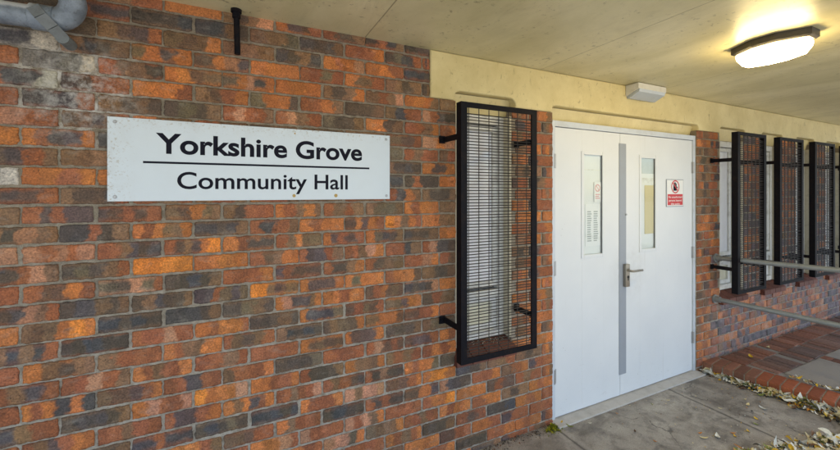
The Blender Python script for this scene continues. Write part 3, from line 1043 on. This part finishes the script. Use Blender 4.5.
m = MB()
for a0 in range(40):
    a, a2 = a0 * math.pi / 20, (a0 + 1) * math.pi / 20
    r1, r2 = .046, .056
    m.add([(cx + r1 * math.cos(a), .0138, cz + r1 * math.sin(a)), (cx + r2 * math.cos(a), .0138, cz + r2 * math.sin(a)),
           (cx + r2 * math.cos(a2), .0138, cz + r2 * math.sin(a2)), (cx + r1 * math.cos(a2), .0138, cz + r1 * math.sin(a2))], [(0, 1, 2, 3)])
d = .046 * .7071; w_ = .0035
m.add([(cx - d - w_, .0136, cz + d - w_), (cx - d + w_, .0136, cz + d + w_), (cx + d + w_, .0136, cz - d + w_), (cx + d - w_, .0136, cz - d - w_)], [(0, 1, 2, 3)])
m.build('prohibition_ring', M['red'], ws)
for k, (tx, a, bb) in enumerate((('No unauthorised', 3.272, 3.462), ('persons beyond', 3.276, 3.456), ('this point', 3.305, 3.428))):
    v, fs = text_mesh(tx, a, bb, H - .050 - k * .029, .0165, .0144, bold=.012)
    m = MB(); m.add(v, fs); m.build('lettering', M['white'], ws)

# ------------------------------------------------------------------ window grilles
def grille(x0, x1, z0, z1, label, yf=-.200, left_base=None):
    t = empty('window_grille', ((x0 + x1) / 2, -.02, z0), label, 'window grille', 'black mesh grilles over the narrow windows')
    wd, dp = .040, .048
    ya, yb = yf, yf + dp
    th_ = .006
    for s_ in (1, -1):                                    # angle iron: front flange and outer flange
        xo = x0 if s_ > 0 else x1
        m = MB()
        m.prism([(xo, z0), (xo + s_ * wd, z0), (xo + s_ * wd, z1), (xo, z1)][::s_], ya, ya + th_)
        m.prism([(xo, z0), (xo + s_ * th_, z0), (xo + s_ * th_, z1), (xo, z1)][::s_], ya + th_, yb)
        m.build('frame_bar', M['black'], t)
    for zo, s_ in ((z0, 1), (z1, -1)):
        hh = .032 if s_ > 0 else .030
        m = MB()
        m.box(x0 + wd, x1 - wd, ya + .0005, ya + th_ - .0005, zo, zo + s_ * hh)
        m.box(x0 + th_, x1 - th_, ya + th_ + .0004, yb - .001, zo, zo + s_ * th_)
        m.build('frame_bar', M['black'], t)
    m = MB()
    ym = yf + .010
    wr = 1.0 if x0 < 2 else 1.3
    n = int((z1 - z0 - .07) / .0168)
    for k in range(n):
        z = z0 + .036 + k * .0168 + random.gauss(0, .0004)
        m.tube([(x0 + wd - .004, ym, z), (x1 - wd + .004, ym, z + random.gauss(0, .0018))], .0027 * wr, 4, caps=False)
    nv = int((x1 - x0 - 2 * wd) / .068) + 1
    for k in range(nv):
        x = x0 + wd + .016 + k * .068
        if x > x1 - wd: break
        m.tube([(x, ym + .003, z0 + .02), (x, ym + .003, z1 - .02)], .0029 * wr, 4, caps=False)
    m.build('mesh_panel', M['wire'], t)
    zs = (H + .305, H - .745) if x0 < 2 else (H + .283, H - .675)
    for z in zs:
        for xb, s in ((x0 + .006, 1), (x1 - .006, -1)):
            m = MB()
            m.box(xb - .005, xb + .005, yb - .004, -.004, z - .016, z + .016, b=.002)
            m.box(xb - (.034 if s > 0 else .005), xb + (.005 if s > 0 else .034), -.010, -.003, z - .022, z + .022, b=.002)
            m.tube([(xb - s * .022, -.009, z), (xb - s * .022, -.018, z)], .009, 6)
            m.build('wall_arm', M['black'], t)
    return t


grille(1.093, 1.627, H - .935, H + .490, 'black steel mesh grille on wall arms over the window between name sign and door')
ordn = ['black mesh grille just right of the white door, first of the row above the handrail',
        'second black mesh grille from the white door in the row beyond it',
        'third black mesh grille from the white door, at the right of the picture',
        'fourth black mesh grille from the door, cut off by the right edge of the picture']
for k in range(4):
    grille(3.887 + .748 * k, 4.375 + .748 * k, H - .884, H + .522, ordn[k])

# ------------------------------------------------------------------ lamp on the ceiling
lx, ly = 2.606, -.93
lt = empty('ceiling_lamp', (lx, ly, CEIL), 'lit white bulkhead lamp with dark base under the cream ceiling', 'lamp')


def octa(hx, hy, ex_, ey):
    hx, hy, ex_, ey = (.94 * q_ for q_ in (hx, hy, ex_, ey))
    return [(-ex_, -hy), (ex_, -hy), (hx, -ey), (hx, ey), (ex_, hy), (-ex_, hy), (-hx, ey), (-hx, -ey)]


def loft(rings):
    m = MB(); n = len(rings[0][0]); vs, fs = [], []
    for pts, z in rings: vs += [(lx + x, ly + y, z) for x, y in pts]
    for i in range(len(rings) - 1):
        for k in range(n):
            fs.append((i * n + k, i * n + (k + 1) % n, (i + 1) * n + (k + 1) % n, (i + 1) * n + k))
    fs.append(tuple(range(n))); fs.append(tuple((len(rings) - 1) * n + k for k in range(n)))
    m.add(vs, fs); return m


loft([(octa(.116, .182, .048, .054), CEIL - .0005), (octa(.116, .182, .048, .054), CEIL - .034), (octa(.104, .168, .044, .05), CEIL - .043)]).build('base', M['lampbase'], lt)
loft([(octa(.092, .154, .040, .046), CEIL - .0435), (octa(.097, .160, .042, .049), CEIL - .050), (octa(.094, .156, .041, .047), CEIL - .074), (octa(.075, .132, .034, .042), CEIL - .108), (octa(.067, .122, .03, .039), CEIL - .111)]).build('diffuser', M['lamp'], lt)

# ------------------------------------------------------------------ emergency light above the door
el = empty('emergency_light', (2.86, -.06, CEIL - .1), 'small unlit white wedge shaped emergency light in the corner above the door', 'lamp')
xa, xb = 2.695, 3.028
m = MB()
pr = [(-.010, CEIL - .004), (-.113, CEIL - .004), (-.113, CEIL - .046), (-.010, CEIL - .086)]
vs = [(xa, y, z) for y, z in pr] + [(xb, y, z) for y, z in pr]
m.add(vs, [(0, 1, 2, 3), (7, 6, 5, 4), (0, 4, 5, 1), (1, 5, 6, 2), (2, 6, 7, 3), (3, 7, 4, 0)])
m.build('housing', M['plastic'], el)
m = MB()
pr = [(-.1145, CEIL - .047), (-.0125, CEIL - .0885), (-.0125, CEIL - .100), (-.030, CEIL - .104), (-.108, CEIL - .068)]
vs = [(xa + .012, y, z) for y, z in pr] + [(xb - .012, y, z) for y, z in pr]
n = 5
m.add(vs, [(0, 1, 2, 3, 4), (9, 8, 7, 6, 5)] + [(k, n + k, n + (k + 1) % n, (k + 1) % n) for k in range(5)])
m.build('lens', M['lens'], el)
m = MB(); m.box(xa - .004, xa - .0005, -.085, -.02, CEIL - .050, CEIL - .012, b=.001); m.build('end_cap', M['plastic'], el)

# ------------------------------------------------------------------ pipes at the top left
wp = empty('waste_pipe', (-.7, -.07, H + .6), 'weathered grey pipe running along the wall into an elbow by the ceiling', 'pipe')
PY, PZ = -.072, H + .642
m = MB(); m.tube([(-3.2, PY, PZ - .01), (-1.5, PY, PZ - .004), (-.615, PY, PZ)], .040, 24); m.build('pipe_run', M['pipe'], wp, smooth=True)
m = MB(); m.tube([(-.668, PY, PZ), (-.666, PY, PZ), (-.602, PY, PZ), (-.600, PY, PZ)], .047, 24, rs=[.043, .0465, .0465, .043]); m.build('collar', M['pipe'], wp, smooth=True)
m = MB()
pts = []
for k in range(9):
    a = k / 8 * R(80)
    pts.append((-.612 + .070 * math.sin(a), PY - .03 * (1 - math.cos(a)), PZ + .070 * (1 - math.cos(a))))
l = Vector(pts[-1]); pts += [tuple(l + Vector((-.004, -.02, .05))), tuple(l + Vector((-.012, -.045, CEIL - l.z + .01)))]
m.tube(pts, .041, 24); m.build('elbow', M['pipe'], wp, smooth=True)
m = MB()
pts = [(-.648, PY - .046, PZ + .020), (-.626, PY - .050, PZ - .010), (-.598, PY - .036, PZ - .042), (-.578, PY - .010, PZ - .066)]
for (p0, p1) in zip(pts[:-1], pts[1:]):
    v0, v1 = Vector(p0), Vector(p1); dd = (v1 - v0).normalized(); sd = dd.cross(Vector((0, -1, 0))).normalized() * .019; nn = sd.cross(dd).normalized() * .005
    q = [v0 - sd, v0 + sd, v1 + sd, v1 - sd]
    m.add([p_ + nn for p_ in q] + [p_ - nn for p_ in q], [(0, 1, 2, 3), (7, 6, 5, 4), (0, 4, 5, 1), (1, 5, 6, 2), (2, 6, 7, 3), (3, 7, 4, 0)])
m.tube([(-.578, -.004, PZ - .068), (-.578, PY - .016, PZ - .068)], .0205, 16)
m.build('bracket', M['bracket'], wp)

rd = empty('pipe_stub', (.035, -.045, CEIL - .2), 'short black pipe stub hanging from the ceiling in front of the bricks', 'pipe')
m = MB(); m.tube([(.010, -.045, CEIL - .200), (.006, -.045, CEIL - .016)], .0130, 14); m.build('stub', M['black'], rd, smooth=True)
m = MB(); m.tube([(.005, -.045, CEIL - .0005), (.005, -.045, CEIL - .014)], .023, 14); m.tube([(.006, -.045, CEIL - .038), (.006, -.045, CEIL - .014)], .0175, 8); m.build('flange', M['black'], rd, smooth=True)

# ------------------------------------------------------------------ handrail
hr = empty('handrail', (3.94, -.02, .09), 'grey galvanised handrail of two tubes coming out from the wall by the door', 'handrail')
for (x0, z0, x1, z1) in ((3.94, H - .600, 3.955, H - .545), (3.925, H - .972, 3.955, H - .968)):
    m = MB(); dy = -1.42
    m.tube([(x0, -.002, z0), (x1, dy, z1)], .0198, 18); m.build('rail_tube', M['rail'], hr, smooth=True)
    m = MB(); m.tube([(x0, -.001, z0), (x0, -.012, z0)], .040, 18); m.tube([(x0, -.012, z0), (x0 + .0005, -.05, z0 + .001)], .0265, 18); m.build('wall_flange', M['rail'], hr, smooth=True)
m = MB(); m.tube([(3.957, -1.44, .05), (3.957, -1.44, H - .53)], .0212, 18); m.build('post', M['rail'], hr, smooth=True)

# ------------------------------------------------------------------ raised path with brick kerb
PT = .080
kdir = Vector((.125, -.83)).normalized()
kang = math.atan2(kdir.y, kdir.x)
kn = Vector((-kdir.y, kdir.x))          # towards +x
K0 = Vector((3.735, -.002))
m = MB(); mj = MB()
L = 2.6; p = .0735
for k in range(int(L / p)):
    s0 = .001 + k * p
    mid = K0 + kdir * (s0 + p / 2 - .003) + kn * .107
    h_ = PT + random.gauss(0, .0018)
    base = np.array([.34, .095, .036]) if k > 4 else np.array([.22, .095, .055])
    col = base * random.uniform(.75, 1.2)
    m.box(mid.x - p / 2 + .004, mid.x + p / 2 - .004, mid.y - .107, mid.y + .107, -.02, h_, col=col, b=.006, rot=(kang + random.gauss(0, .004), (mid.x, mid.y)))
mid = K0 + kdir * (L / 2 - .02) + kn * .107
m2 = MB(); m2.box(mid.x - L / 2, mid.x + L / 2, mid.y - .102, mid.y + .102, -.03, PT - .006, rot=(kang, (mid.x, mid.y)))
tag(m2.build('kerb_bed', M['mortar']), kind='structure')
tag(m.build('kerb', M['kerb']), kind='structure')

xk = lambda y: 3.735 + .217 + (-y) * .125 / .83
m = MB(); m.add([(xk(0), 0.002, PT - .008), (xk(-2.6), -2.6, PT - .008), (9, -2.6, PT - .008), (9, .002, PT - .008),
                 (xk(0), 0.002, -.02), (xk(-2.6), -2.6, -.02), (9, -2.6, -.02), (9, .002, -.02)], [(0, 1, 2, 3), (1, 5, 6, 2), (2, 6, 7, 3), (0, 4, 5, 1)])
tag(m.build('path', M['joint']), kind='structure')
m = MB()
cols = [np.array(c_) for c_ in ((.15, .078, .052), (.13, .078, .058), (.18, .080, .048), (.115, .078, .062), (.22, .090, .050), (.17, .10, .072))]
for ri, (ya, yb) in enumerate(((-.018, -.205), (-.215, -.415))):
    x = 3.90; k = 0; sect = 0
    while x < 8.8:
        if k % 9 == 0: shade = random.choice(cols) * .6 + random.choice(cols) * .4
        xl = max(x, xk(ya) + .004, xk(yb) + .004)
        if x + .070 > xl + .03:
            col = (shade * .6 + random.choice(cols) * .4) * random.uniform(1.0, 1.7)
            m.box(xl, x + .0655, yb + random.gauss(0, .003), ya, PT - .03, PT + random.gauss(0, .003) - .002, col=col, b=.005)
        x += .0735; k += 1
# brick bands between the slabs
for xs_ in (4.775, 5.52, 6.27, 7.02):
    for k in range(16):
        y = -.425 - k * .0735
        m.box(xs_ + .004, xs_ + .105, y - .066, y, PT - .03, PT + random.gauss(0, .002) - .002, col=random.choice(cols) * random.uniform(.7, 1.25), b=.005)
tag(m.build('brick_paving', M['paver']), kind='structure')
m = MB()
for (xa, xb) in ((4.10, 4.77), (4.885, 5.515), (5.63, 6.265), (6.38, 7.015)):
    for (ya, yb) in ((-.425, -1.02), (-1.03, -1.65)):
        xa2 = max(xa, xk(yb) + .01)
        if xb - xa2 < .05: continue
        m.box(xa2, xb, yb, ya, PT - .03, PT + random.gauss(0, .0015) - .001, b=.006)
tag(m.build('paving_slabs', M['slab']), kind='structure')

# ------------------------------------------------------------------ leaves
LCOL = {'pale': (.72, .69, .57), 'cream': (.72, .60, .32), 'yellow': (.70, .44, .03), 'orange': (.58, .22, .02), 'brown': (.17, .09, .04),
        'green': (.20, .22, .05), 'dark': (.05, .04, .025), 'grey': (.55, .54, .46)}


def add_leaf(m, x, y, z, ln, wd, yaw, pitch, roll, curl, fold, col):
    n = 6; vs, fs = [], []
    Mx = Matrix.Rotation(yaw, 3, 'Z') @ Matrix.Rotation(pitch, 3, 'Y') @ Matrix.Rotation(roll, 3, 'X')
    for i in range(n + 1):
        t = i / n
        w = wd / 2 * (math.sin(math.pi * min(1, t * .94 + .04)) ** .8) * (1 - .25 * t)
        w = max(w, .0012)
        px_ = (t - .5) * ln; cz = curl * ((t - .5) ** 2) * ln * 2
        for q, s in enumerate((-1, -.5, 0, .5, 1)):
            wob = random.gauss(0, .04) * w
            vs.append(Vector((px_ + wob, s * w + wob, cz + abs(s) ** 1.4 * w * fold + random.gauss(0, .03) * w)))
    vs = [Mx @ v for v in vs]
    zm = min(v.z for v in vs)
    vs = [(v.x + x, v.y + y, v.z - zm + z) for v in vs]
    for i in range(n):
        for q in range(4):
            a = i * 5 + q
            fs.append((a, a + 1, a + 6, a + 5))
    c_ = np.array(col) * random.uniform(.75, 1.2)
    m.add(vs, fs, c_)


def litter(name, pts, label):
    m = MB()
    for x, y, z, big in pts:
        kind = random.choices(list(LCOL), (38, 20, 22, 8, 12, 6, 10, 6))[0]
        ln = (random.uniform(.018, .058) * (1.5 if big else 1) if kind in ('pale', 'grey', 'cream', 'green') else random.uniform(.012, .055))
        add_leaf(m, x, y, z, ln, ln * random.uniform(.35, .62), random.uniform(0, 6.28), random.gauss(0, .20), random.gauss(0, .28),
                 random.uniform(-.5, 1.0), random.uniform(-.4, 1.1), LCOL[kind])
    o = m.build(name, M['leaf'])
    for pl in o.data.polygons: pl.use_smooth = True
    return tag(o, label, 'leaves', kind='stuff')


pts = []
for k in range(1700):
    t = random.uniform(.03, 1.75); dens = min(1, .25 + t * 1.1)
    if random.random() > dens: continue
    off = abs(random.gauss(0, .028 + .035 * min(1, t))) + .012
    q = K0 + kdir * t - kn * off
    hgt = max(.002, .050 * min(1, .2 + t) * (1 - off / .16)) * random.random()
    pts.append((q.x, q.y, hgt, random.random() < .5))
litter('leaf_litter', pts, 'drift of pale and yellow fallen leaves along the foot of the brick kerb')
pts = []
for k in range(2300):
    x = random.uniform(2.62, 3.95); edge = -.735 - (x - 2.80) * .27 + .02 * math.sin(x * 23)
    y = edge - abs(random.gauss(0, .30)) + random.gauss(0, .012)
    if x < 2.86 and random.random() < .6: continue
    if y > edge + .02: continue
    pts.append((x, y, random.uniform(.001, .036), random.random() < .3))
litter('leaf_litter', pts, 'wide spread of fallen leaves on the concrete at the bottom right corner')
m = MB()
for k in range(520):
    x = random.uniform(2.2, 4.0); y = -abs(random.gauss(.35, .45)) - .08
    if x > xk(y) - .235: continue
    if random.random() > .25 + .75 * (x - 2.2) / 1.7: continue
    ln = random.uniform(.003, .012)
    add_leaf(m, x, y, .001, ln, ln * .6, random.uniform(0, 6.28), random.gauss(0, .2), random.gauss(0, .2), .6, .5, LCOL[random.choice(('brown', 'brown', 'dark', 'cream', 'pale', 'orange', 'yellow', 'grey'))])
tag(m.build('leaf_crumbs', M['leaf']), 'crumbs of broken leaf sprinkled over the concrete by the kerb', 'leaves', kind='stuff')
pts = []
for k in range(70):
    y = random.uniform(-1.25, -.50); x = xk(y) + abs(random.gauss(0, .03)) - .015 + .01
    pts.append((x, y, PT + random.uniform(.0, .012), False))
litter('leaf_litter', pts, 'thin line of yellow and brown leaves on the path behind the kerb bricks')


def gp(px_, py_, h):                                   # where on level ground (h below the eye) a spot of the survey lies
    th = math.atan(185 / 380); D = 1.94
    dep = 380 * h / (py_ - 192); lat = (px_ - 420) / 380 * dep
    return (dep * math.sin(th) + lat * math.cos(th), -D + dep * math.cos(th) - lat * math.sin(th))


def stray(x, y, z, ln, kind, label, yaw=None, group=None):
    m = MB()
    add_leaf(m, x, y, z, ln, ln * .5, yaw if yaw is not None else random.uniform(0, 6.28), .05, .1, .5, .5, LCOL[kind])
    o = m.build('fallen_leaf', M['leaf'])
    for pl in o.data.polygons: pl.use_smooth = True
    return tag(o, label, 'leaf', group)


for (x, y, z, ln, kind, label) in (
        (4.215, -.153, PT + .003, .065, 'yellow', 'bright yellow leaf on the brick paving close to the low wall, nearest the door'),
        (4.62, -.115, PT + .003, .06, 'cream', 'pale yellow leaf at the foot of the low wall below the third grille'),
        (2.000, -.105, .022, .055, 'green', 'yellow green leaf beside the moss at the left end of the threshold'),
        (1.99, -.045, .022, .03, 'yellow', 'small yellow leaf against the left foot of the door frame'),
        (2.705, -.545, .002, .05, 'cream', 'flat cream leaf on the concrete left of the curled white leaf'),
        (2.80, -.575, .002, .062, 'pale', 'curled white leaf alone on the concrete before the door'),
        (2.62, -.70, .002, .028, 'orange', 'tiny orange leaf on the concrete at the bottom of the picture'),
        (3.690, -.055, .005, .13, 'pale', 'large pale leaf propped in the corner where door frame meets kerb'),
        (3.265, -.585, .002, .035, 'yellow', 'small yellow leaf on bare concrete above the wide leaf spread'),
        (3.42, -.47, .002, .045, 'cream', 'cream leaf on bare concrete between the two leaf drifts'),
        (3.46, -.545, .002, .06, 'grey', 'grey green leaf on bare concrete between the two leaf drifts')):
    stray(x, y, z, ln, kind, label)
loose = 'loose bits of leaf scattered over the concrete'
for (px_, py_, kind) in ((603, 404, 'orange'), (617, 414, 'orange'), (652, 405, 'green'), (668, 401, 'cream'), (635, 432, 'brown'), (655, 442, 'orange'), (700, 434, 'orange'),
                         (735, 437, 'yellow'), (733, 434, 'orange'), (748, 432, 'yellow'), (720, 409, 'cream'), (745, 400, 'cream'), (756, 425, 'green'), (590, 424, 'pale')):
    x, y = gp(px_, py_, H)
    stray(x, y, .002, random.uniform(.018, .034), kind, 'tiny loose bit of leaf on the bare concrete in front of the door', group=loose)

m = MB()
for k in range(150):
    x = random.uniform(1.20, 1.59); y = .062 - abs(random.gauss(0, .022))
    if y < -.03: continue
    z = SILL_T - (.068 - y) / .102 * (SILL_T - SILL_B - .052) + .0015
    ln = random.uniform(.003, .016)
    add_leaf(m, x, y, z, ln, ln * random.uniform(.2, .7), random.uniform(0, 6.28), random.gauss(0, .3), random.gauss(0, .3), .6, .5, LCOL[random.choice(('brown', 'dark', 'pale', 'grey', 'brown', 'cream'))])
tag(m.build('sill_debris', M['leaf']), 'dry crumbs and bits of leaf on the sill behind the first grille', 'debris', kind='stuff')

# moss at the foot of the wall
m = MB()
for k in range(420):
    a = random.uniform(0, 6.28); rr = abs(random.gauss(0, .030))
    x = 1.905 + rr * math.cos(a) * 1.3; y = -.050 - abs(rr * math.sin(a)) * .8 + .012
    h_ = max(.004, .034 - rr * .6) * random.random()
    add_leaf(m, x, y, h_, random.uniform(.008, .017), .006, random.uniform(0, 6.28), random.uniform(-.9, .2), 0, .4, .3,
             random.choice(((.20, .22, .012), (.30, .30, .015), (.10, .12, .012), (.42, .38, .02))))
tag(m.build('moss_tuft', M['moss']), 'yellow green tuft of moss at the wall foot left of the door', 'moss', kind='stuff')

# grit and dirt swept against the foot of the wall
m = MB()
for k in range(900):
    x = random.uniform(.9, 1.955) if k % 3 else random.uniform(3.95, 7.0)
    zb = 0 if x < 3 else PT
    y = -abs(random.gauss(0, .035)) - .002
    s = random.uniform(.001, .005)
    vs = [(x + random.gauss(0, s), y + random.gauss(0, s), zb + abs(random.gauss(0, s))) for _ in range(5)]
    m.add(vs, [(0, 1, 2), (0, 2, 3), (1, 3, 2), (0, 3, 4), (1, 4, 3)], np.array(random.choice(((.12, .09, .06), (.3, .26, .2), (.07, .055, .04), (.2, .07, .03)))))
tag(m.build('grit', M['leaf']), 'fine grit and crumbs along the foot of the brick wall', 'grit', kind='stuff')

# ------------------------------------------------------------------ camera
cam = bpy.data.cameras.new('camera')
cam.sensor_width = 36
cam.lens = 36 * 380 / 840
cam.shift_y = -33 / 840
cam.clip_end = 500
co = bpy.data.objects.new('camera', cam)
COL.objects.link(co)
co.location = (0, -1.94, H)
th = math.atan(185 / 380)
co.rotation_euler = (R(90), 0, -th)
scene.camera = co

# ------------------------------------------------------------------ light: grey daylight from behind the camera, the lamp itself
SUN_EL, SUN_AZ = 62, 160          # azimuth: direction the light comes from, degrees clockwise from +y
w = bpy.data.worlds.new('World')
scene.world = w
w.use_nodes = True
nt = w.node_tree
sky = nt.nodes.new('ShaderNodeTexSky')
sky.sky_type = 'NISHITA'
sky.sun_disc = False
sky.sun_elevation = R(SUN_EL)
sky.sun_rotation = R(SUN_AZ)
sky.dust_density = 1
sky.air_density = 1.0
nt.links.new(sky.outputs[0], nt.nodes['Background'].inputs[0])
nt.nodes['Background'].inputs[1].default_value = .15
sun = bpy.data.lights.new('sun', 'SUN')
sun.energy = 2.6
sun.angle = R(14)
sun.color = (1, .985, .96)
so = bpy.data.objects.new('sun', sun)
COL.objects.link(so)
so.location = (0, -8, 8)
d = Vector((math.sin(R(SUN_AZ)) * math.cos(R(SUN_EL)), math.cos(R(SUN_AZ)) * math.cos(R(SUN_EL)), math.sin(R(SUN_EL))))
so.rotation_euler = (-d).to_track_quat('-Z', 'Y').to_euler()

vs_ = scene.view_settings
vs_.view_transform = 'Standard'
vs_.look = 'None'
vs_.gamma = 1
vs_.use_curve_mapping = False
vs_.exposure = 1.22
